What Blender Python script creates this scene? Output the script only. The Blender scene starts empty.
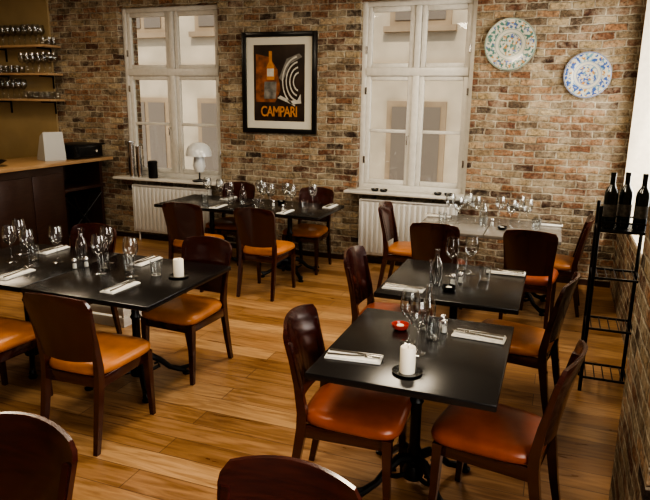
import bpy, bmesh, math, random
from mathutils import Vector, Matrix, Euler
random.seed(4)
scene = bpy.context.scene
R = math.radians

# ------------------------------------------------------------------ materials
def new_mat(name):
    m = bpy.data.materials.new(name); m.use_nodes = True
    nt = m.node_tree
    for n in list(nt.nodes): nt.nodes.remove(n)
    out = nt.nodes.new('ShaderNodeOutputMaterial')
    return m, nt, out
def N(nt, t, **kw):
    n = nt.nodes.new(t)
    for k, v in kw.items(): setattr(n, k, v)
    return n
def ramp(nt, stops, interp='LINEAR'):
    n = nt.nodes.new('ShaderNodeValToRGB'); cr = n.color_ramp; cr.interpolation = interp
    while len(cr.elements) > 1: cr.elements.remove(cr.elements[-1])
    cr.elements[0].position = stops[0][0]; cr.elements[0].color = (*stops[0][1], 1)
    for p, c in stops[1:]:
        e = cr.elements.new(p); e.color = (*c, 1)
    return n
def mixrgb(nt, a, b, fac, blend='MIX'):
    n = nt.nodes.new('ShaderNodeMix'); n.data_type = 'RGBA'; n.blend_type = blend
    L = nt.links
    for sock, v in ((n.inputs[0], fac), (n.inputs[6], a), (n.inputs[7], b)):
        if hasattr(v, 'is_linked') or hasattr(v, 'links'): L.new(v, sock)
        elif isinstance(v, tuple): sock.default_value = (*v, 1)
        else: sock.default_value = v
    return n.outputs[2]
def simple(name, col, rough=0.5, metal=0.0, noise=0.0, nscale=20, bump=0.0, coat=0.0, spec=0.5):
    m, nt, out = new_mat(name); L = nt.links
    b = N(nt, 'ShaderNodeBsdfPrincipled'); L.new(b.outputs[0], out.inputs[0])
    b.inputs['Base Color'].default_value = (*col, 1); b.inputs['Roughness'].default_value = rough
    b.inputs['Metallic'].default_value = metal; b.inputs['Coat Weight'].default_value = coat
    b.inputs['Specular IOR Level'].default_value = spec
    if noise or bump:
        tc = N(nt, 'ShaderNodeTexCoord'); nz = N(nt, 'ShaderNodeTexNoise')
        nz.inputs['Scale'].default_value = nscale; nz.inputs['Detail'].default_value = 5
        L.new(tc.outputs['Object'], nz.inputs['Vector'])
        if noise:
            r = ramp(nt, [(0.3, tuple(c*(1-noise) for c in col)), (0.7, tuple(min(1, c*(1+noise)) for c in col))])
            L.new(nz.outputs[0], r.inputs[0]); L.new(r.outputs[0], b.inputs['Base Color'])
        if bump:
            bp = N(nt, 'ShaderNodeBump'); bp.inputs['Strength'].default_value = bump; bp.inputs['Distance'].default_value = 0.01
            L.new(nz.outputs[0], bp.inputs['Height']); L.new(bp.outputs[0], b.inputs['Normal'])
    return m

def brick_mat():
    m, nt, out = new_mat('old_brick'); L = nt.links
    b = N(nt, 'ShaderNodeBsdfPrincipled'); L.new(b.outputs[0], out.inputs[0])
    b.inputs['Roughness'].default_value = 0.85; b.inputs['Specular IOR Level'].default_value = 0.25
    tc = N(nt, 'ShaderNodeTexCoord'); sx = N(nt, 'ShaderNodeSeparateXYZ'); L.new(tc.outputs['Object'], sx.inputs[0])
    ad = N(nt, 'ShaderNodeMath', operation='ADD'); L.new(sx.outputs[0], ad.inputs[0]); L.new(sx.outputs[1], ad.inputs[1])
    cx = N(nt, 'ShaderNodeCombineXYZ'); L.new(ad.outputs[0], cx.inputs[0]); L.new(sx.outputs[2], cx.inputs[1])
    def distort(scale, amt, src):
        nd = N(nt, 'ShaderNodeTexNoise'); nd.inputs['Scale'].default_value = scale; nd.inputs['Detail'].default_value = 3
        L.new(cx.outputs[0], nd.inputs['Vector'])
        sub = N(nt, 'ShaderNodeVectorMath', operation='SUBTRACT'); L.new(nd.outputs['Color'], sub.inputs[0]); sub.inputs[1].default_value = (.5, .5, .5)
        sc = N(nt, 'ShaderNodeVectorMath', operation='SCALE'); L.new(sub.outputs[0], sc.inputs[0]); sc.inputs[3].default_value = amt
        av = N(nt, 'ShaderNodeVectorMath', operation='ADD'); L.new(src, av.inputs[0]); L.new(sc.outputs[0], av.inputs[1]); return av.outputs[0]
    v = distort(3, .05, cx.outputs[0]); v = distort(20, .024, v)
    br = N(nt, 'ShaderNodeTexBrick'); L.new(v, br.inputs['Vector'])
    br.inputs['Scale'].default_value = 1; br.inputs['Brick Width'].default_value = 0.215; br.inputs['Row Height'].default_value = 0.074
    br.inputs['Mortar Size'].default_value = 0.010; br.inputs['Mortar Smooth'].default_value = 0.5
    br.inputs['Color1'].default_value = (0, 0, 0, 1); br.inputs['Color2'].default_value = (1, 1, 1, 1)
    br.inputs['Mortar'].default_value = (.5, .5, .5, 1)
    cr = ramp(nt, [(0.0, (.05, .036, .028)), (.14, (.17, .08, .05)), (.26, (.27, .15, .085)), (.38, (.30, .23, .15)), (.48, (.12, .085, .06)),
                   (.60, (.37, .29, .18)), (.72, (.20, .14, .10)), (.84, (.32, .17, .095)), (1, (.48, .40, .27))])
    L.new(br.outputs['Color'], cr.inputs[0])
    n2 = N(nt, 'ShaderNodeTexNoise'); n2.inputs['Scale'].default_value = 30; n2.inputs['Detail'].default_value = 8; n2.inputs['Roughness'].default_value = .7
    L.new(cx.outputs[0], n2.inputs['Vector'])
    r2 = ramp(nt, [(.34, (.30, .29, .28)), (.66, (1.35, 1.3, 1.22))]); L.new(n2.outputs[0], r2.inputs[0])
    c1 = mixrgb(nt, cr.outputs[0], r2.outputs[0], 1.0, 'MULTIPLY')
    n3 = N(nt, 'ShaderNodeTexNoise'); n3.inputs['Scale'].default_value = 4.5; n3.inputs['Detail'].default_value = 10; n3.inputs['Roughness'].default_value = .8
    L.new(cx.outputs[0], n3.inputs['Vector'])
    r3 = ramp(nt, [(.46, (0, 0, 0)), (.62, (.75, .75, .75))]); L.new(n3.outputs[0], r3.inputs[0])
    c2 = mixrgb(nt, c1, (.46, .39, .285), r3.outputs[0])
    mr3 = ramp(nt, [(.38, (.20, .165, .12)), (.62, (.60, .53, .41))]); L.new(n3.outputs[0], mr3.inputs[0])
    c3 = mixrgb(nt, c2, mr3.outputs[0], br.outputs['Fac'])
    L.new(c3, b.inputs['Base Color'])
    inv = N(nt, 'ShaderNodeMath', operation='MULTIPLY_ADD'); L.new(br.outputs['Fac'], inv.inputs[0]); inv.inputs[1].default_value = -1; inv.inputs[2].default_value = 1
    a2 = N(nt, 'ShaderNodeMath', operation='MULTIPLY_ADD'); L.new(n2.outputs[0], a2.inputs[0]); a2.inputs[1].default_value = 1.1; L.new(inv.outputs[0], a2.inputs[2])
    bp = N(nt, 'ShaderNodeBump'); bp.inputs['Strength'].default_value = 1; bp.inputs['Distance'].default_value = .022
    L.new(a2.outputs[0], bp.inputs['Height']); L.new(bp.outputs[0], b.inputs['Normal'])
    return m

def floor_mat():
    m, nt, out = new_mat('oak_planks'); L = nt.links
    b = N(nt, 'ShaderNodeBsdfPrincipled'); L.new(b.outputs[0], out.inputs[0])
    tc = N(nt, 'ShaderNodeTexCoord')
    br = N(nt, 'ShaderNodeTexBrick'); L.new(tc.outputs['Object'], br.inputs['Vector'])
    br.inputs['Scale'].default_value = 1; br.inputs['Brick Width'].default_value = 1.9; br.inputs['Row Height'].default_value = .17
    br.inputs['Mortar Size'].default_value = .0022; br.inputs['Mortar Smooth'].default_value = .2
    br.inputs['Color1'].default_value = (0, 0, 0, 1); br.inputs['Color2'].default_value = (1, 1, 1, 1); br.offset = .37
    cr = ramp(nt, [(0, (.265, .14, .060)), (.5, (.36, .205, .095)), (1, (.45, .28, .14))]); L.new(br.outputs['Color'], cr.inputs[0])
    mp = N(nt, 'ShaderNodeMapping'); mp.inputs['Scale'].default_value = (1.0, 9, 1); L.new(tc.outputs['Object'], mp.inputs[0])
    nz = N(nt, 'ShaderNodeTexNoise'); nz.inputs['Scale'].default_value = 2.4; nz.inputs['Detail'].default_value = 7; nz.inputs['Distortion'].default_value = 1.4
    L.new(mp.outputs[0], nz.inputs['Vector'])
    r2 = ramp(nt, [(.3, (.58, .50, .42)), (.62, (1.08, 1.08, 1.08))]); L.new(nz.outputs[0], r2.inputs[0])
    c = mixrgb(nt, cr.outputs[0], r2.outputs[0], 1.0, 'MULTIPLY')
    c = mixrgb(nt, c, (.09, .045, .022), br.outputs['Fac'])
    L.new(c, b.inputs['Base Color'])
    rr = N(nt, 'ShaderNodeMapRange'); rr.inputs[3].default_value = .22; rr.inputs[4].default_value = .40; L.new(nz.outputs[0], rr.inputs[0]); L.new(rr.outputs[0], b.inputs['Roughness'])
    bp = N(nt, 'ShaderNodeBump'); bp.inputs['Strength'].default_value = .12; bp.inputs['Distance'].default_value = .004
    L.new(nz.outputs[0], bp.inputs['Height']); L.new(bp.outputs[0], b.inputs['Normal'])
    return m

def wood(name, c1, c2, rough=.3, coat=.3, sc=(3, 3, 30)):
    m, nt, out = new_mat(name); L = nt.links
    b = N(nt, 'ShaderNodeBsdfPrincipled'); L.new(b.outputs[0], out.inputs[0])
    b.inputs['Roughness'].default_value = rough; b.inputs['Coat Weight'].default_value = coat; b.inputs['Coat Roughness'].default_value = .10
    tc = N(nt, 'ShaderNodeTexCoord'); mp = N(nt, 'ShaderNodeMapping'); mp.inputs['Scale'].default_value = sc
    L.new(tc.outputs['Object'], mp.inputs[0])
    nz = N(nt, 'ShaderNodeTexNoise'); nz.inputs['Scale'].default_value = 3; nz.inputs['Detail'].default_value = 5; L.new(mp.outputs[0], nz.inputs['Vector'])
    r = ramp(nt, [(.3, c1), (.7, c2)]); L.new(nz.outputs[0], r.inputs[0]); L.new(r.outputs[0], b.inputs['Base Color'])
    return m

def thin_glass(name, tint=(.97, .98, .98), base=.04, edge=.75, rough=.03, pw_=2.2):
    m, nt, out = new_mat(name); L = nt.links
    tr = N(nt, 'ShaderNodeBsdfTransparent'); tr.inputs[0].default_value = (*tint, 1)
    gl = N(nt, 'ShaderNodeBsdfGlossy'); gl.inputs['Roughness'].default_value = rough
    lw = N(nt, 'ShaderNodeLayerWeight'); lw.inputs[0].default_value = .35
    mr = N(nt, 'ShaderNodeMapRange'); mr.inputs[3].default_value = base; mr.inputs[4].default_value = edge
    pw = N(nt, 'ShaderNodeMath', operation='POWER'); pw.inputs[1].default_value = pw_
    L.new(lw.outputs['Facing'], pw.inputs[0]); L.new(pw.outputs[0], mr.inputs[0])
    mx = N(nt, 'ShaderNodeMixShader'); L.new(mr.outputs[0], mx.inputs[0]); L.new(tr.outputs[0], mx.inputs[1]); L.new(gl.outputs[0], mx.inputs[2])
    L.new(mx.outputs[0], out.inputs[0])
    return m

def plate_mat(name, seed, ca, cb, rad):
    m, nt, out = new_mat(name); L = nt.links
    b = N(nt, 'ShaderNodeBsdfPrincipled'); L.new(b.outputs[0], out.inputs[0]); b.inputs['Roughness'].default_value = .2
    tc = N(nt, 'ShaderNodeTexCoord'); ln = N(nt, 'ShaderNodeVectorMath', operation='LENGTH')
    sx = N(nt, 'ShaderNodeSeparateXYZ'); L.new(tc.outputs['Object'], sx.inputs[0])
    cx = N(nt, 'ShaderNodeCombineXYZ'); L.new(sx.outputs[0], cx.inputs[0]); L.new(sx.outputs[2], cx.inputs[2]); L.new(cx.outputs[0], ln.inputs[0])
    dv = N(nt, 'ShaderNodeMath', operation='DIVIDE'); L.new(ln.outputs['Value'], dv.inputs[0]); dv.inputs[1].default_value = rad
    vr = N(nt, 'ShaderNodeTexVoronoi'); vr.inputs['Scale'].default_value = 26; L.new(cx.outputs[0], vr.inputs['Vector'])
    nz = N(nt, 'ShaderNodeTexNoise'); nz.inputs['Scale'].default_value = 32; nz.inputs['Detail'].default_value = 2; nz.noise_dimensions = '4D'; nz.inputs['W'].default_value = seed
    L.new(cx.outputs[0], nz.inputs['Vector'])
    pat = ramp(nt, [(.47, (1, 1, 1)), (.53, (0, 0, 0))]); L.new(nz.outputs[0], pat.inputs[0])
    colr = ramp(nt, [(0, ca), (.40, cb), (.58, (.36, .19, .06)), (.68, ca)], 'CONSTANT'); L.new(vr.outputs['Color'], colr.inputs[0])
    band = ramp(nt, [(0, (1, 1, 1)), (.42, (0, 0, 0)), (.60, (1, 1, 1)), (.93, (0, 0, 0))], 'CONSTANT')
    L.new(dv.outputs[0], band.inputs[0])
    lines = ramp(nt, [(0, (0, 0, 0)), (.43, (.8, .8, .8)), (.455, (0, 0, 0)), (.565, (.8, .8, .8)), (.585, (0, 0, 0)), (.95, (.8, .8, .8)), (.99, (0, 0, 0))], 'CONSTANT')
    L.new(dv.outputs[0], lines.inputs[0])
    mul = N(nt, 'ShaderNodeMath', operation='MULTIPLY'); L.new(pat.outputs[0], mul.inputs[0]); L.new(band.outputs[0], mul.inputs[1])
    c = mixrgb(nt, (.46, .44, .36), colr.outputs[0], mul.outputs[0])
    c = mixrgb(nt, c, ca, lines.outputs[0])
    L.new(c, b.inputs['Base Color'])
    return m

M = {}
M['brick'] = brick_mat(); M['floor'] = floor_mat()
M['mahog'] = wood('mahogany', (.024, .0055, .005), (.052, .011, .008), .20, .8)
M['leather'] = simple('cognac_leather', (.43, .16, .045), .33, noise=.20, nscale=9, bump=.16)
M['leather2'] = simple('russet_leather', (.27, .066, .026), .30, noise=.20, nscale=9, bump=.16)
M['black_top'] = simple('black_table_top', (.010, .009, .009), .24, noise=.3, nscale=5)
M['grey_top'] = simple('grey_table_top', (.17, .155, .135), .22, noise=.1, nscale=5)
M['iron'] = simple('cast_iron', (.012, .012, .012), .38, metal=.4, bump=.1, nscale=40)
M['white'] = simple('white_paint', (.58, .56, .51), .4, noise=.06)
M['rad'] = simple('radiator_enamel', (.58, .57, .54), .35)
M['plaster'] = simple('white_plaster', (.62, .56, .45), .8, noise=.06, bump=.2)
M['darkwall'] = simple('far_wall_paint', (.20, .16, .11), .8, noise=.06)
M['olive'] = simple('olive_plaster', (.34, .25, .13), .75, noise=.1, nscale=3)
M['ceil'] = simple('ceiling_paint', (.30, .26, .20), .85, noise=.03)
M['glass'] = thin_glass('drinking_glass', (.965, .975, .975), .06, 1.0, .012, 1.5)
M['pane'] = thin_glass('window_glass', (.96, .97, .97), .04, .5)
M['steel'] = simple('steel', (.62, .61, .6), .22, metal=1)
M['cutlery'] = simple('cutlery_steel', (.30, .29, .27), .25, metal=1)
M['napkin'] = simple('napkin_cloth', (.72, .70, .65), .85, noise=.08, bump=.35, nscale=60)
M['wax'] = simple('candle_wax', (.78, .73, .62), .5, noise=.03)
M['red'] = simple('red_glass', (.45, .04, .02), .15, coat=.5)
M['blackgl'] = simple('black_glaze', (.01, .01, .01), .15)
M['wine'] = simple('dark_bottle_glass', (.006, .010, .006), .08, coat=.5)
M['label'] = simple('bottle_label', (.10, .09, .075), .7, noise=.5, nscale=60)
M['counter'] = wood('counter_oak', (.30, .18, .09), (.42, .27, .14), .35, .2, (12, 1.5, 3))
M['dark'] = wood('dark_panel', (.030, .013, .009), (.050, .022, .014), .4, .2)
M['shelf'] = wood('shelf_wood', (.34, .22, .12), (.45, .30, .17), .5, 0, (1.5, 12, 3))
M['facade'] = simple('facade_render', (.50, .415, .30), .9, noise=.18, nscale=1.5)
M['facade2'] = simple('facade_panel', (.34, .25, .16), .9, noise=.2, nscale=2)
M['facadewin'] = simple('facade_window_glass', (.20, .16, .12), .6)
M['blackfr'] = simple('black_frame', (.008, .008, .008), .3)
M['mat'] = simple('mat_board', (.56, .54, .46), .8)
M['art'] = simple('poster_ink', (.030, .018, .012), .35, noise=.5, nscale=6)
M['art_or'] = simple('poster_orange', (.46, .19, .03), .5, noise=.2, nscale=20)
M['art_br'] = simple('poster_brown', (.20, .065, .02), .5, noise=.6, nscale=14)
M['art_gr'] = simple('poster_grey', (.16, .15, .13), .5, noise=.6, nscale=12)
M['art_wh'] = simple('poster_white', (.46, .44, .38), .5, noise=.2, nscale=20)
M['grey'] = simple('grey_plastic', (.34, .33, .30), .4)
M['opal'] = simple('opal_glass', (.60, .61, .60), .15, coat=.4)
M['plate1'] = plate_mat('majolica_a', 2.0, (.08, .17, .15), (.09, .13, .28), .26)
M['plate2'] = plate_mat('majolica_b', 7.0, (.05, .10, .28), (.13, .24, .30), .225)

# ------------------------------------------------------------------ mesh builder
class MB:
    def __init__(s): s.bm = bmesh.new(); s.mats = []
    def mi(s, k):
        if k not in s.mats: s.mats.append(k)
        return s.mats.index(k)
    def merge(s, b2, k):
        i = s.mi(k)
        for f in b2.faces: f.material_index = i
        bmesh.ops.recalc_face_normals(b2, faces=b2.faces[:])
        t = bpy.data.meshes.new('t'); b2.to_mesh(t); b2.free(); s.bm.from_mesh(t); bpy.data.meshes.remove(t)
    def box(s, c, d, k, bev=0.0, rot=None, seg=2):
        b = bmesh.new(); bmesh.ops.create_cube(b, size=1)
        for v in b.verts: v.co = Vector((v.co.x*d[0], v.co.y*d[1], v.co.z*d[2]))
        if bev: bmesh.ops.bevel(b, geom=b.edges[:], offset=bev, segments=seg, affect='EDGES', profile=.5)
        mt = Matrix.Translation(c) @ (rot.to_matrix().to_4x4() if rot else Matrix())
        b.transform(mt); s.merge(b, k)
    def span(s, x0, x1, y0, y1, z0, z1, k, bev=0.0):
        s.box(((x0+x1)/2, (y0+y1)/2, (z0+z1)/2), (x1-x0, y1-y0, z1-z0), k, bev)
    def loft(s, rings, k, caps=True):
        b = bmesh.new(); vr = [[b.verts.new(p) for p in r] for r in rings]; n = len(rings[0])
        for a, c in zip(vr[:-1], vr[1:]):
            for i in range(n): b.faces.new((a[i], a[(i+1) % n], c[(i+1) % n], c[i]))
        if caps: b.faces.new(list(reversed(vr[0]))); b.faces.new(vr[-1])
        s.merge(b, k)
    def lathe(s, prof, k, o=(0, 0, 0), seg=20, mat=None):
        b = bmesh.new(); rows = []
        for r, z in prof:
            if r < 1e-5: rows.append([b.verts.new((0, 0, z))])
            else: rows.append([b.verts.new((r*math.cos(2*math.pi*i/seg), r*math.sin(2*math.pi*i/seg), z)) for i in range(seg)])
        for a, c in zip(rows[:-1], rows[1:]):
            for i in range(seg):
                j = (i+1) % seg
                if len(a) == 1 and len(c) == 1: continue
                if len(a) == 1: b.faces.new((a[0], c[j], c[i]))
                elif len(c) == 1: b.faces.new((a[i], a[j], c[0]))
                else: b.faces.new((a[i], a[j], c[j], c[i]))
        if mat: b.transform(mat)
        b.transform(Matrix.Translation(o)); s.merge(b, k)
    def tube(s, pts, rad, k, n=8):
        pts = [Vector(p) for p in pts]
        if not hasattr(rad, '__len__'): rad = [rad]*len(pts)
        rings = []; up = None
        for i, p in enumerate(pts):
            d = (pts[min(i+1, len(pts)-1)] - pts[max(i-1, 0)]).normalized()
            if up is None:
                up = Vector((0, 0, 1)) if abs(d.z) < .9 else Vector((1, 0, 0))
            a = d.cross(up).normalized(); c = a.cross(d).normalized(); up = c
            rings.append([p + (a*math.cos(2*math.pi*j/n) + c*math.sin(2*math.pi*j/n))*rad[i] for j in range(n)])
        s.loft(rings, k)
    def mesh(s, name, ang=35, scale=1.0):
        if scale != 1.0: s.bm.transform(Matrix.Scale(scale, 4))
        me = bpy.data.meshes.new(name); s.bm.to_mesh(me); s.bm.free()
        for k in s.mats: me.materials.append(M[k])
        for p in me.polygons: p.use_smooth = True
        me.set_sharp_from_angle(angle=R(ang))
        return me
    def obj(s, name, loc=(0, 0, 0), rz=0, ang=35, scale=1.0): return put(name, s.mesh(name, ang, scale), loc, rz)
def put(name, me, loc=(0, 0, 0), rz=0):
    o = bpy.data.objects.new(name, me); scene.collection.objects.link(o)
    o.location = loc; o.rotation_euler = (0, 0, R(rz)); return o

# ------------------------------------------------------------------ room shell
YB = 7.0; XR = 0.65; XL = -8.2; YF = -2.6; HC = 3.35
def wall_x(name, y0, y1, x0, x1, opens, k):
    m = MB(); cur = x0
    for xa, xb, za, zb in opens:
        m.span(cur, xa, y0, y1, 0, HC, k); m.span(xa, xb, y0, y1, 0, za, k); m.span(xa, xb, y0, y1, zb, HC, k); cur = xb
    m.span(cur, x1, y0, y1, 0, HC, k); return m.obj(name)
def wall_y(name, x0, x1, y0, y1, opens, k):
    m = MB(); cur = y0
    for ya, yb, za, zb in opens:
        m.span(x0, x1, cur, ya, 0, HC, k); m.span(x0, x1, ya, yb, 0, za, k); m.span(x0, x1, ya, yb, zb, HC, k); cur = yb
    m.span(x0, x1, cur, y1, 0, HC, k); return m.obj(name)
WL = (-5.50, -4.02, .86, 3.02); WR = (-2.21, -.93, .88, 2.98)
wall_x('wall_back', YB, YB+.4, XL-.2, XR+.4, [WL, WR], 'brick')
wall_y('wall_right', XR, XR+.4, YF, YB, [(-1.6, 2.0, .8, 2.9), (4.3, 6.86, .85, 2.95)], 'brick')
m = MB(); m.span(XL-.2, XL, YF, YB, 0, HC, 'olive'); m.obj('wall_left')
m = MB(); m.span(XL-.2, XR+.4, YF-.2, YF, 0, HC, 'darkwall'); m.obj('wall_front')
m = MB(); m.span(XL-.2, XR+.4, YF-.2, YB+.4, -.12, 0, 'floor'); m.obj('floor')
m = MB(); m.span(XL-.2, XR+.4, YF-.2, YB+.4, HC, HC+.15, 'ceil'); m.obj('ceiling')
m = MB(); m.span(XL, -6.6, YB-.03, YB, 0, HC, 'olive'); m.obj('wall_plaster_panel')
m = MB(); m.span(.40, XR, 2.2, 3.05, 0, HC, 'brick'); m.obj('wall_pier')
m = MB()
m.span(XR-.005, XR+.4, 6.84, 6.86, .86, 2.94, 'plaster'); m.span(XR-.005, XR+.4, 4.3, 4.32, .86, 2.94, 'plaster')
m.span(XR-.03, XR+.4, 4.3, 6.86, .85, .875, 'plaster'); m.obj('trim_1')

def window(name, x0, x1, z0, z1, y, tr=2.22, mun=1.56):
    m = MB(); t = .06; d = .09; k = 'white'
    m.span(x0, x0+t, y, y+d, z0, z1, k, .006); m.span(x1-t, x1, y, y+d, z0, z1, k, .006)
    m.span(x0+t, x1-t, y, y+d, z1-t, z1, k, .006); m.span(x0+t, x1-t, y-.01, y+d, z0, z0+t, k, .006)
    m.span(x0+t, x1-t, y-.015, y+d, tr-.045, tr+.045, k, .01)
    xm = (x0+x1)/2; m.span(xm-.04, xm+.04, y-.015, y+d, z0+t, tr-.04, k, .01); m.span(xm-.035, xm+.035, y-.012, y+d, tr+.04, z1-t, k, .01)
    s = .055
    for a, b in ((x0+t, xm-.04), (xm+.04, x1-t)):
        for c, e in ((z0+t, tr-.04), (tr+.04, z1-t)):
            m.span(a, a+s, y+.01, y+.06, c, e, k, .008); m.span(b-s, b, y+.01, y+.06, c, e, k, .008)
            m.span(a+s, b-s, y+.01, y+.06, c, c+s, k, .008); m.span(a+s, b-s, y+.01, y+.06, e-s, e, k, .008)
            m.span(a+s, b-s, y+.035, y+.041, c+s, e-s, 'pane')
        m.span(a+s, b-s, y+.012, y+.058, mun-.018, mun+.018, k, .005)
    for hx in (x0+t, x1-t):
        for hz in (z0+.3, tr-.25, tr+.2):
            m.span(hx-.01, hx+.01, y-.008, y+.012, hz, hz+.08, 'steel')
    m.tube([(xm-.05, y-.01, mun-.05), (xm-.07, y-.03, mun-.05), (xm-.07, y-.03, mun-.15)], .007, 'steel')
    m.obj(name)
window('window_1', WL[0], WL[1], WL[2], WL[3], YB+.10)
window('window_2', WR[0], WR[1], WR[2], WR[3], YB+.10)
for i, w in enumerate((WL, WR)):
    m = MB(); m.span(w[0]-.10, w[1]+.12, YB-.17, YB-.001, w[2]-.035, w[2], 'white', .008)
    m.span(w[0]+.005, w[1]-.005, YB-.001, YB+.1, w[2]-.03+.031, w[2]+.004, 'white'); m.obj('window_sill')
m = MB(); m.span(-6.6, XR, YB-.015, YB, 0, .06, 'dark'); m.obj('baseboard_back')

def radiator(x0, x1, z0, z1):
    m = MB(); y = YB-.13; k = 'rad'
    m.span(x0, x1, y+.02, y+.03, z0, z1, k, .003); m.span(x0, x1, y+.07, y+.08, z0, z1, k, .003)
    n = int((x1-x0)/.06)
    for i in range(n):
        c = x0+(i+.5)*(x1-x0)/n
        m.box((c, y+.012, (z0+z1)/2), (.034, .028, (z1-z0)-.06), k, .010)
    m.span(x0-.005, x1+.005, y+.005, y+.085, z1-.012, z1+.006, k, .004)
    m.span(x0-.006, x0, y+.005, y+.085, z0, z1, k, .002); m.span(x1, x1+.006, y+.005, y+.085, z0, z1, k, .002)
    m.tube([(x1-.05, y+.05, z0), (x1-.05, y+.05, 0)], .012, k); m.tube([(x0+.05, y+.05, z0), (x0+.05, y+.05, 0)], .012, k)
    m.span(x0+.1, x0+.14, y+.08, YB-.001, z1-.2, z1-.1, k)
    m.obj('radiator')
radiator(-5.32, -4.15, .12, .76); radiator(-2.12, -1.0, .12, .78)

# exterior building
m = MB(); m.span(-16, 8, 11.5, 11.8, -4, 9, 'facade')
for wx in (-11.0, -8.9, -7.1, -3.05, -.7, 2.1):
    for wz in (.2, 3.2):
        m.span(wx, wx+1.1, 11.44, 11.5, wz, wz+1.7, 'facade2'); m.span(wx+.10, wx+.50, 11.42, 11.45, wz+.10, wz+1.6, 'facadewin'); m.span(wx+.60, wx+1.0, 11.42, 11.45, wz+.10, wz+1.6, 'facadewin')
        m.span(wx-.1, wx+1.2, 11.36, 11.5, wz-.1, wz, 'facade2')
m.span(-16, 8, 11.4, 11.5, 2.4, 2.55, 'facade2')
m.obj('neighbouring_building')
m = MB(); m.span(-16, 8, 7.4, 11.5, -4.1, -4, 'plaster'); m.obj('courtyard_ground')

# ------------------------------------------------------------------ poster
def pY(m, x0, x1, z0, z1, y, t, k, bev=0): m.span(x0, x1, y-t, y, z0, z1, k, bev)
m = MB(); w, h = .97, 1.17
for a in ((-w/2, -w/2+.055, -h/2, h/2), (w/2-.055, w/2, -h/2, h/2), (-w/2+.055, w/2-.055, -h/2, -h/2+.055), (-w/2+.055, w/2-.055, h/2-.055, h/2)):
    pY(m, *a, 0, .035, 'blackfr', .004)
pY(m, -w/2+.05, w/2-.05, -h/2+.05, h/2-.05, 0, .012, 'mat')
pY(m, -.33, .33, -.44, .44, -.012, .003, 'art')
def poly(m, pts, y, k):
    b = bmesh.new(); f = b.faces.new([b.verts.new((x, y, z)) for x, z in pts]); r = bmesh.ops.extrude_face_region(b, geom=[f])
    for v in r['geom']:
        if isinstance(v, bmesh.types.BMVert): v.co.y -= .001
    m.merge(b, k)
poly(m, [(-.31, -.22), (-.05, -.22), (.02, -.08), (-.02, .16), (-.12, .30), (-.30, .34)], -.0150, 'art_br')
poly(m, [(-.16, .04), (-.06, .04), (-.06, .19), (-.09, .25), (-.09, .37), (-.13, .37), (-.13, .25), (-.16, .19)], -.0156, 'art_or')
poly(m, [(-.155, .08), (-.065, .08), (-.065, .17), (-.155, .17)], -.0168, 'art_wh')
poly(m, [(-.20, -.18), (-.04, -.18), (-.03, .02), (-.19, .02)], -.0156, 'art_gr')
poly(m, [(.00, .06), (.10, .28), (.26, .34), (.30, .30), (.14, .22), (.05, .02)], -.0150, 'art_gr')
for j in range(4):
    pts = []
    r0 = .27-.055*j; r1 = r0-.018
    for i in range(15): a = R(100+i*11); pts.append((.27+r0*math.cos(a)*.85, .02+r0*math.sin(a)*1.1))
    for i in reversed(range(15)): a = R(100+i*11); pts.append((.27+r1*math.cos(a)*.85, .02+r1*math.sin(a)*1.1))
    poly(m, pts, -.0158-.0002*j, 'art_wh')
poly(m, [(-.02, -.17), (.16, -.24), (.29, -.23), (.28, -.12), (.24, -.19), (.15, -.20), (.02, -.14)], -.0158, 'art_wh')
poster = m.obj('framed_poster', (-3.20, YB-.001, 2.085))
cu = bpy.data.curves.new('t', 'FONT'); cu.body = 'CAMPARI'; cu.size = .155; cu.extrude = .001; cu.align_x = 'CENTER'; cu.space_character = .88; cu.offset = .003
to = bpy.data.objects.new('t', cu); scene.collection.objects.link(to)
bpy.context.view_layer.update()
tm = bpy.data.meshes.new_from_object(to.evaluated_get(bpy.context.evaluated_depsgraph_get())); bpy.data.objects.remove(to)
tm.materials.clear(); tm.materials.append(M['art_or'])
lt = bpy.data.objects.new('lettering', tm); scene.collection.objects.link(lt); lt.parent = poster
lt.rotation_euler = (R(90), 0, 0); lt.location = (0, -.017, -.385)
lt.scale = (.82, 1.1, 1)

# ------------------------------------------------------------------ wall plates
def wall_plate(x, z, r, k):
    m = MB(); prof = [(0, .012), (r*.55, .014), (r*.62, .02), (r*.97, .038), (r, .036), (r*.97, .028), (r*.6, .008), (r*.5, 0), (0, 0)]
    m.lathe(prof, k, seg=48, mat=Matrix.Rotation(R(90), 4, 'X'))
    m.obj('decorative_plate', (x, YB-.004, z))
wall_plate(-.57, 2.485, .26, 'plate1'); wall_plate(.20, 2.18, .225, 'plate2')

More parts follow.
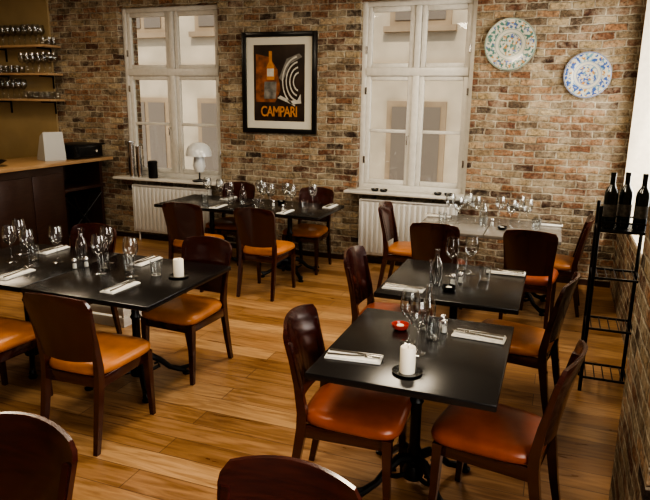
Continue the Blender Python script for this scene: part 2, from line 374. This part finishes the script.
# ------------------------------------------------------------------ chair
def chair_mesh(name, leather):
    m = MB(); k = 'mahog'
    def ring(c, hx, hy): return [(c[0]-hx, c[1]-hy, c[2]), (c[0]+hx, c[1]-hy, c[2]), (c[0]+hx, c[1]+hy, c[2]), (c[0]-hx, c[1]+hy, c[2])]
    for s in (-1, 1):
        m.loft([ring((s*.20, .222, 0), .013, .013), ring((s*.197, .212, .2), .017, .017), ring((s*.194, .206, .425), .022, .022)], k)
        m.loft([ring((s*.185, -.275, 0), .013, .015), ring((s*.181, -.240, .18), .016, .019), ring((s*.179, -.205, .40), .017, .024), ring((s*.179, -.203, .48), .016, .023),
                ring((s*.182, -.224, .62), .014, .018), ring((s*.190, -.268, .82), .012, .013)], k)
        m.box((s*.184, 0, .392), (.022, .40, .065), k, .004)
    m.box((0, .206, .392), (.36, .022, .065), k, .004); m.box((0, -.2, .392), (.34, .022, .065), k, .004)
    rings = []; n = 16; nz = 12
    for j in range(nz+1):
        t = j/nz; f = []; b = []
        hw = .190+.030*t
        if t > .82: hw -= .030*((t-.82)/.18)**2.2
        for i in range(n+1):
            u = -1+2*i/n; x = u*hw
            z = .515+(.908-.515)*t - .022*u*u*t + .012*u*u*(1-t)
            tt = (z-.5)/.38
            y = -.207-.055*tt-.022*tt*tt - .034*(1-u*u)
            th = .011 if t < .95 else .008
            f.append((x, y+th, z)); b.append((x, y-th, z))
        rings.append(f+b[::-1])
    m.loft(rings, k)
    def se(z, ins):
        r = []
        for i in range(40):
            a = 2*math.pi*i/40; c, s_ = math.cos(a), math.sin(a)
            e = .42; px = math.copysign(abs(c)**e, c); py = math.copysign(abs(s_)**e, s_)
            y = py*(.24-ins); hw = .218+.018*py - ins
            r.append((px*hw, .022+y, z))
        return r
    m.loft([se(.424, .014), se(.432, .002), se(.452, -.002), se(.470, .004), se(.484, .020), se(.492, .05), se(.497, .10), se(.499, .16)], leather)
    return m.mesh(name, 50)
CH = chair_mesh('dining_chair', 'leather'); CH2 = chair_mesh('dining_chair_b', 'leather2')
chairs = [
 (-.81, 2.63, -87, CH2), (-.14, 2.67, 80, CH2), (-.61, 1.12, 181, CH2), (-1.50, 1.04, 178, CH2),
 (-2.39, 2.68, 1, CH), (-3.16, 2.64, -2, CH), (-2.37, 3.58, 176, CH), (-3.42, 3.64, 182, CH),
 (-2.64, 5.46, 0, CH), (-3.44, 5.44, 4, CH), (-2.60, 6.44, 180, CH), (-3.6, 6.44, 184, CH),
 (-.97, 3.97, -90, CH2), (-.14, 3.88, 80, CH), (-1.30, 6.0, -92, CH), (-.92, 5.44, 0, CH2), (-.13, 5.46, -3, CH2), (.04, 6.05, 88, CH)]
for x, y, r, me in chairs: put('dining_chair', me, (x, y, 0), r)

# ------------------------------------------------------------------ tables
TZ = .75
def table_mesh(w, d, top='black_top'):
    m = MB(); m.box((0, 0, TZ-.016), (w, d, .032), top, .005)
    m.box((0, 0, TZ-.04), (.42, .05, .016), 'iron', .004); m.box((0, 0, TZ-.0401), (.05, .42, .016), 'iron', .004)
    m.lathe([(0, .05), (.05, .05), (.055, .09), (.04, .12), (.048, .15), (.032, .17), (.036, .20), (.027, .23), (.026, .45), (.036, .47), (.026, .49), (.026, .66), (.04, .68), (.045, .712), (0, .712)], 'iron', seg=20)
    for i in range(4):
        a = R(45+90*i); c, s = math.cos(a), math.sin(a)
        path = [(.03, .16), (.09, .17), (.15, .13), (.21, .07), (.27, .045), (.32, .032)]
        m.tube([(c*r, s*r, z) for r, z in path], [.026, .024, .02, .018, .019, .024], 'iron', 8)
        sc = [(.04, .075), (.10, .075), (.14, .09), (.13, .12), (.105, .11)]
        m.tube([(c*r, s*r, z) for r, z in sc], [.012, .012, .012, .010, .008], 'iron', 6)
        m.lathe([(0, 0), (.028, 0), (.03, .012), (.018, .02), (0, .02)], 'iron', (c*.325, s*.325, 0), 12)
        m.tube([(c*.29, s*.29, .05), (c*.345, s*.345, .055), (c*.35, s*.35, .035)], [.012, .014, .010], 'iron', 6)
    return m.mesh('dining_table')
def table(x0, x1, y0, y1, top='black_top'): put('dining_table', table_mesh(x1-x0, y1-y0, top), ((x0+x1)/2, (y0+y1)/2, 0))
table(-.94, -.13, 2.31, 3.25); table(-.985, -.125, 3.54, 4.45)
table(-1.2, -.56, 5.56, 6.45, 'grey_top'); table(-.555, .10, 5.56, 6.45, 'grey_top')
table(-3.02, -2.09, 2.77, 3.74); table(-3.96, -3.03, 2.77, 3.74)
table(-3.17, -2.2, 5.72, 6.55); table(-4.15, -3.18, 5.72, 6.55)

# ------------------------------------------------------------------ tableware
def wine_glass():
    m = MB(); p = [(.034, 0), (.034, .002), (.010, .006), (.0045, .014), (.004, .06), (.0045, .105), (.010, .113), (.028, .126), (.040, .150), (.043, .172), (.040, .20), (.034, .232),
        (.0325, .232), (.0385, .20), (.0415, .172), (.0385, .151), (.027, .128), (.008, .116), (0, .114)]
    m.lathe(p, 'glass', seg=24); return m.mesh('wine_glass', 60, 1.14)
def tumbler():
    m = MB(); p = [(0, 0), (.028, 0), (.031, .003), (.037, .09), (.0355, .09), (.0295, .010), (0, .008)]
    m.lathe(p, 'glass', seg=24); return m.mesh('water_tumbler', 60, 1.1)
def carafe():
    m = MB(); p = [(0, 0), (.036, 0), (.039, .006), (.039, .12), (.032, .15), (.016, .18), (.013, .22), (.016, .235), (.014, .235), (.011, .22), (.014, .181), (.030, .15), (.037, .12), (.037, .008), (0, .006)]
    m.lathe(p, 'glass', seg=24); return m.mesh('glass_water_bottle', 60)
def shaker():
    m = MB(); m.lathe([(0, 0), (.019, 0), (.02, .004), (.016, .05), (0, .05)], 'glass', seg=14); m.lathe([(0, .002), (.014, .002), (.012, .032), (0, .032)], 'napkin', seg=12)
    m.lathe([(.017, .048), (.017, .06), (.012, .070), (0, .073)], 'steel', seg=14); return m.mesh('salt_shaker', 50)
def candle():
    m = MB(); m.lathe([(0, 0), (.055, 0), (.066, .008), (.066, .011), (.052, .006), (0, .005)], 'blackgl', seg=28)
    m.lathe([(0, .006), (.034, .006), (.034, .118), (.031, .122), (.012, .116), (0, .115)], 'wax', seg=24); m.tube([(0, 0, .114), (.001, 0, .126)], .0015, 'blackgl', 5)
    return m.mesh('pillar_candle', 50)
def tealight(k):
    m = MB(); m.lathe([(0, 0), (.03, 0), (.042, .012), (.046, .03), (.043, .03), (.038, .014), (0, .008)], k, seg=24)
    m.lathe([(0, .012), (.019, .012), (.019, .024), (0, .023)], 'wax', seg=16); return m.mesh('tealight_holder', 50)
def napkin():
    m = MB(); m.box((0, 0, .004), (.10, .26, .008), 'napkin', .003); m.box((.004, -.002, .011), (.088, .245, .006), 'napkin', .0025)
    z = .018; k = 'cutlery'
    m.tube([(-.022, -.12, z), (-.016, -.02, z), (-.012, .02, z+.002)], [.0055, .0045, .0035], k, 6)
    m.box((-.008, .075, z+.001), (.019, .12, .0025), k, .001, Euler((0, 0, R(-4))))
    m.tube([(.026, -.12, z), (.020, -.02, z), (.014, .05, z+.002)], [.0055, .004, .003], k, 6)
    m.box((.012, .070, z+.001), (.024, .035, .0025), k, .001)
    for i in range(4): m.box((.0025+.0063*i, .103, z+.001), (.003, .04, .002), k)
    return m.mesh('napkin_with_cutlery', 40)
G, T, CA, SH, CD, TL, TR, NP = wine_glass(), tumbler(), carafe(), shaker(), candle(), tealight('blackgl'), tealight('red'), napkin()
def on(kind, me, lst):
    for p in lst: put(kind, me, (p[0], p[1], TZ+.0005), p[2] if len(p) > 2 else random.uniform(0, 360))
on('wine_glass', G, [(-.53, 2.70), (-.60, 2.82), (-.60, 4.09), (-.49, 4.20), (-2.79, 3.22), (-2.55, 3.24), (-3.36, 3.18), (-3.56, 3.22), (-3.26, 3.34), (-3.68, 3.42), (-2.92, 3.46),
   (-2.99, 6.10), (-2.76, 6.20), (-2.62, 6.04), (-3.55, 6.14), (-3.36, 6.02), (-3.1, 6.25), (-2.86, 6.02), (-2.45, 6.22), (-3.75, 6.2), (-.85, 5.98), (-.70, 6.12), (-.36, 6.02), (-.22, 6.14), (-.48, 6.22), (-.96, 6.18), (-.80, 6.30), (-.30, 6.32)])
on('water_tumbler', T, [(-.71, 4.08), (-.38, 4.10), (-.50, 2.92), (-2.86, 3.34), (-2.43, 3.34), (-3.01, 5.96), (-2.5, 6.10), (-3.7, 6.05), (-1.0, 6.02), (-.13, 6.0), (-3.48, 3.34), (-3.46, 6.22), (-.60, 5.96), (-.12, 6.12), (-.56, 4.30), (-2.68, 3.38)])
on('glass_water_bottle', CA, [(-.55, 3.04), (-.66, 3.86), (-.62, 6.10), (-3.25, 6.12), (-3.15, 3.46)])
on('salt_shaker', SH, [(-.46, 3.02), (-.48, 3.09), (-.56, 3.90), (-.52, 3.97), (-.53, 6.05), (-3.04, 3.26), (-3.00, 3.33), (-2.90, 6.17), (-2.68, 5.94)])
on('pillar_candle', CD, [(-.525, 2.47), (-2.27, 3.36)])
on('tealight_holder', TL, [(-.56, 3.76), (-.42, 5.88), (-2.9, 6.38)]); on('tealight_holder', TR, [(-.68, 2.98)])
on('napkin_with_cutlery', NP, [(-.79, 2.54, -84), (-.285, 3.02, 86), (-.83, 3.68, -90), (-.26, 4.32, 90), (-2.46, 3.01, -2), (-2.70, 3.60, 180), (-3.28, 2.98, 2), (-3.55, 3.60, 182),
   (-2.62, 5.87, 0), (-3.42, 5.87, 3), (-2.31, 6.40, 180), (-3.6, 6.42, 180), (-.92, 5.72, 0), (-.13, 5.73, 0), (-1.10, 6.32, -90), (-.02, 6.30, 90)])

# ------------------------------------------------------------------ window sill items
zs1, zs2 = WL[2]+.001, WR[2]+.001
m = MB()
for i in range(6): m.lathe([(0, i*.055), (.034, i*.055), (.045, i*.055+.13), (.047, i*.055+.13), (.047, i*.055+.126), (.036, i*.055+.002)], 'steel', seg=20)
m.obj('stacked_steel_cups', (-5.33, YB-.08, zs1), scale=1.15)
m = MB()
for i in range(6): m.lathe([(0, i*.055), (.03, i*.055), (.042, i*.055+.12), (.040, i*.055+.12)], 'steel', seg=20)
m.obj('stacked_steel_cups', (-5.20, YB-.10, zs1), scale=1.05)
m = MB(); m.lathe([(0, 0), (.055, 0), (.06, .01), (.06, .19), (.064, .2), (.064, .215), (.05, .23), (0, .23)], 'iron', seg=24); m.obj('black_canister', (-5.0, YB-.09, zs1))
m = MB(); m.lathe([(0, 0), (.085, 0), (.088, .012), (.03, .022), (.009, .03), (.009, .30), (0, .30)], 'iron', seg=28)
m.lathe([(0, .46), (.07, .45), (.125, .41), (.15, .35), (.155, .30), (.15, .30), (.145, .35), (.12, .40), (.065, .44), (0, .45)], 'opal', seg=32)
m.lathe([(0, .10), (.05, .11), (.075, .18), (.06, .28), (.035, .36), (.02, .42), (0, .43)], 'opal', seg=20); m.obj('table_lamp', (-4.29, YB-.09, zs1), scale=1.08)
TLb = tealight('blackgl')
put('tealight_holder', TLb, (-1.95, YB-.09, zs2)); put('tealight_holder', TLb, (-1.22, YB-.09, zs2)); put('tealight_holder', TLb, (-1.84, YB-.11, zs2)); put('tealight_holder', TLb, (-1.10, YB-.10, zs2))

# ------------------------------------------------------------------ wine rack with bottles
m = MB(); x0, x1, y0, y1 = .29, .57, 4.26, 4.52; zr = 1.11
for x in (x0, x1):
    for y in (y0, y1): m.tube([(x, y, 0), (x, y, zr+.16)], .012, 'iron', 8)
for z in (.10, .45, .80, zr):
    for y in (y0, y1): m.tube([(x0, y, z), (x1, y, z)], .008, 'iron', 6)
    for x in (x0, x1): m.tube([(x, y0, z), (x, y1, z)], .008, 'iron', 6)
    if z > .9: m.span(x0, x1, y0, y1, z+.002, z+.010, 'iron')
    else:
        for i in range(5): m.tube([(x0+(i+.5)*(x1-x0)/5, y0, z), (x0+(i+.5)*(x1-x0)/5, y1, z)], .004, 'iron', 5)
for y in (y0, y1): m.tube([(x0, y, zr+.06), (x1, y, zr+.06)], .006, 'iron', 6)
m.obj('metal_wine_rack')
m = MB(); m.lathe([(0, .004), (.03, 0), (.0375, .006), (.0375, .19), (.034, .215), (.017, .245), (.0145, .255)], 'wine', seg=24)
m.lathe([(.0145, .255), (.0145, .30), (.0155, .305), (.0155, .32), (0, .322)], 'wine', seg=24)
m.lathe([(.0379, .07), (.0379, .14)], 'label', seg=24); BT = m.mesh('wine_bottle', 40, 1.12)
for x, y in ((.345, 4.33), (.435, 4.38), (.53, 4.34)): put('wine_bottle', BT, (x, y, zr+.0105), random.uniform(0, 360))

# ------------------------------------------------------------------ bar
m = MB(); m.span(-6.5, -5.62, 3.9, 6.9, 1.08, 1.12, 'counter', .006)
m.span(-6.4, -5.74, 3.95, 6.1, 0, 1.08, 'dark', .004)
for i in range(4): m.span(-5.745, -5.73, 4.0+i*.53, 4.48+i*.53, .12, .98, 'dark', .006)
m.span(-6.4, -5.74, 6.1, 6.85, .72, .76, 'dark', .004); m.span(-6.4, -6.36, 6.1, 6.85, 0, 1.08, 'dark'); m.span(-6.36, -5.78, 6.80, 6.85, 0, 1.08, 'dark')
m.obj('bar_counter')
m = MB()
m.tube([(-5.95, 6.2, 0), (-5.7, 6.72, .66)], .012, 'iron'); m.tube([(-5.95, 6.72, 0), (-5.7, 6.2, .66)], .012, 'iron')
m.tube([(-5.62, 6.2, 0), (-5.9, 6.72, .66)], .012, 'iron'); m.tube([(-5.62, 6.72, 0), (-5.9, 6.2, .66)], .012, 'iron')
m.tube([(-5.7, 6.2, .66), (-5.9, 6.2, .66)], .012, 'iron'); m.tube([(-5.7, 6.72, .66), (-5.9, 6.72, .66)], .012, 'iron'); m.obj('folding_tray_stand')
m = MB(); m.box((0, 0, .09), (.44, .50, .17), 'blackgl', .015); m.box((0, .03, .17), (.46, .52, .02), 'iron', .006); m.box((.222, 0, .09), (.006, .38, .10), 'iron', .004)
m.lathe([(0, 0), (.02, 0), (.02, .02), (0, .02)], 'steel', (.225, .1, .09), 12, Matrix.Rotation(R(90), 4, 'Y')); m.obj('warming_drawer', (-5.92, 6.55, 1.121), 0)
m = MB()
m.loft([[(-.12, -.13, 0), (.14, -.13, 0), (.14, .13, 0), (-.12, .13, 0)], [(-.11, -.13, .04), (.14, -.13, .06), (.14, .13, .06), (-.11, .13, .04)],
        [(.00, -.12, .30), (.11, -.12, .35), (.11, .12, .35), (.00, .12, .30)]], 'grey')
m.box((-.065, 0, .17), (.008, .20, .20), 'blackgl', .002, Euler((0, R(23), 0))); m.obj('till_terminal', (-5.95, 6.14, 1.121), -25)
m = MB(); m.lathe([(0, 0), (.06, 0), (.14, .03), (.19, .06), (.185, .06), (.13, .035), (.05, .012), (0, .01)], 'blackgl', seg=32); m.obj('serving_bowl', (-6.0, 5.25, 1.121))
for z in (1.86, 2.2, 2.56):
    m = MB(); m.span(-8.15, -6.42, YB-.30, YB-.031, z-.03, z, 'shelf', .004)
    for x in (-6.6, -7.4): m.span(x, x+.02, YB-.28, YB-.031, z-.05, z-.03, 'iron'); m.span(x, x+.02, YB-.045, YB-.031, z-.2, z-.03, 'iron')
    m.obj('wall_shelf')
    for i in range(14):
        x = -6.48-i*.098
        wg = (z < 2) if i > 5 else (z > 2)
        if z > 2.4: wg = i > 1
        for q in (0, 1): put('wine_glass' if wg else 'water_tumbler', G if wg else T, (x+.03*q, YB-.10-.11*q, z+.001))
m = MB(); m.span(-.45, .45, -.17, .17, 0, .02, 'white')
for i in range(4):
    z = .05+i*.085
    for s in (-1, 1): m.box((0, s*.165, z), (.90, .012, .065), 'white', .003); m.box((s*.445, 0, z), (.012, .33, .065), 'white', .003)
for sx in (-1, 1):
    for sy in (-1, 1): m.box((sx*.433, sy*.152, .18), (.02, .02, .36), 'white')
m.obj('white_slatted_crate', (-3.75, 4.22, 0), 0)

# ------------------------------------------------------------------ camera
cam = bpy.data.cameras.new('camera'); co = bpy.data.objects.new('camera', cam); scene.collection.objects.link(co)
cam.sensor_width = 36; cam.lens = 34.34; cam.clip_start = .05
rot = Matrix.Rotation(R(20.3), 4, 'Z') @ Matrix.Rotation(R(90-13.6), 4, 'X') @ Matrix.Rotation(R(.82), 4, 'Z')
co.matrix_world = Matrix.Translation((0, 0, 1.9)) @ rot
scene.camera = co

# ------------------------------------------------------------------ lights
w = bpy.data.worlds.new('world'); scene.world = w; w.use_nodes = True
bg = w.node_tree.nodes['Background']; bg.inputs[0].default_value = (.94, .96, 1, 1); bg.inputs[1].default_value = 1.1
def area(name, loc, rot, sx, sy, e, col):
    l = bpy.data.lights.new(name, 'AREA'); l.shape = 'RECTANGLE'; l.size = sx; l.size_y = sy; l.energy = e; l.color = col
    o = bpy.data.objects.new(name, l); scene.collection.objects.link(o); o.location = loc; o.rotation_euler = rot
s = bpy.data.lights.new('sun', 'SUN'); s.energy = 2.6; s.angle = R(2); s.color = (1, .92, .80)
so = bpy.data.objects.new('sun', s); scene.collection.objects.link(so); so.rotation_euler = Euler((R(42), 0, R(15)))
area('bar_fill_light', (-1.2, 5.0, 3.3), (0, 0, 0), .9, .9, 58, (1, .86, .66))
area('bar_fill_light', (-3.6, 3.8, 3.3), (0, 0, 0), .9, .9, 42, (1, .86, .66))
area('bar_fill_light', (-5.8, 5.0, 3.3), (0, 0, 0), .7, .7, 26, (1, .82, .60))  # added fill lamp over the bar to brighten the left side, no real fixture
area('bar_fill_light', (-1.5, 1.7, 3.3), (0, 0, 0), .9, .9, 46, (1, .86, .66))
area('daylight_side_window', (1.2, .2, 1.9), (0, R(90), 0), 2.0, 3.4, 125, (1, .93, .82))
area('daylight_side_window', (1.25, 5.6, 2.0), (0, R(90), 0), 1.8, 2.3, 75, (1, .95, .86))
scene.view_settings.look = 'AgX - High Contrast'
scene.view_settings.exposure = .15
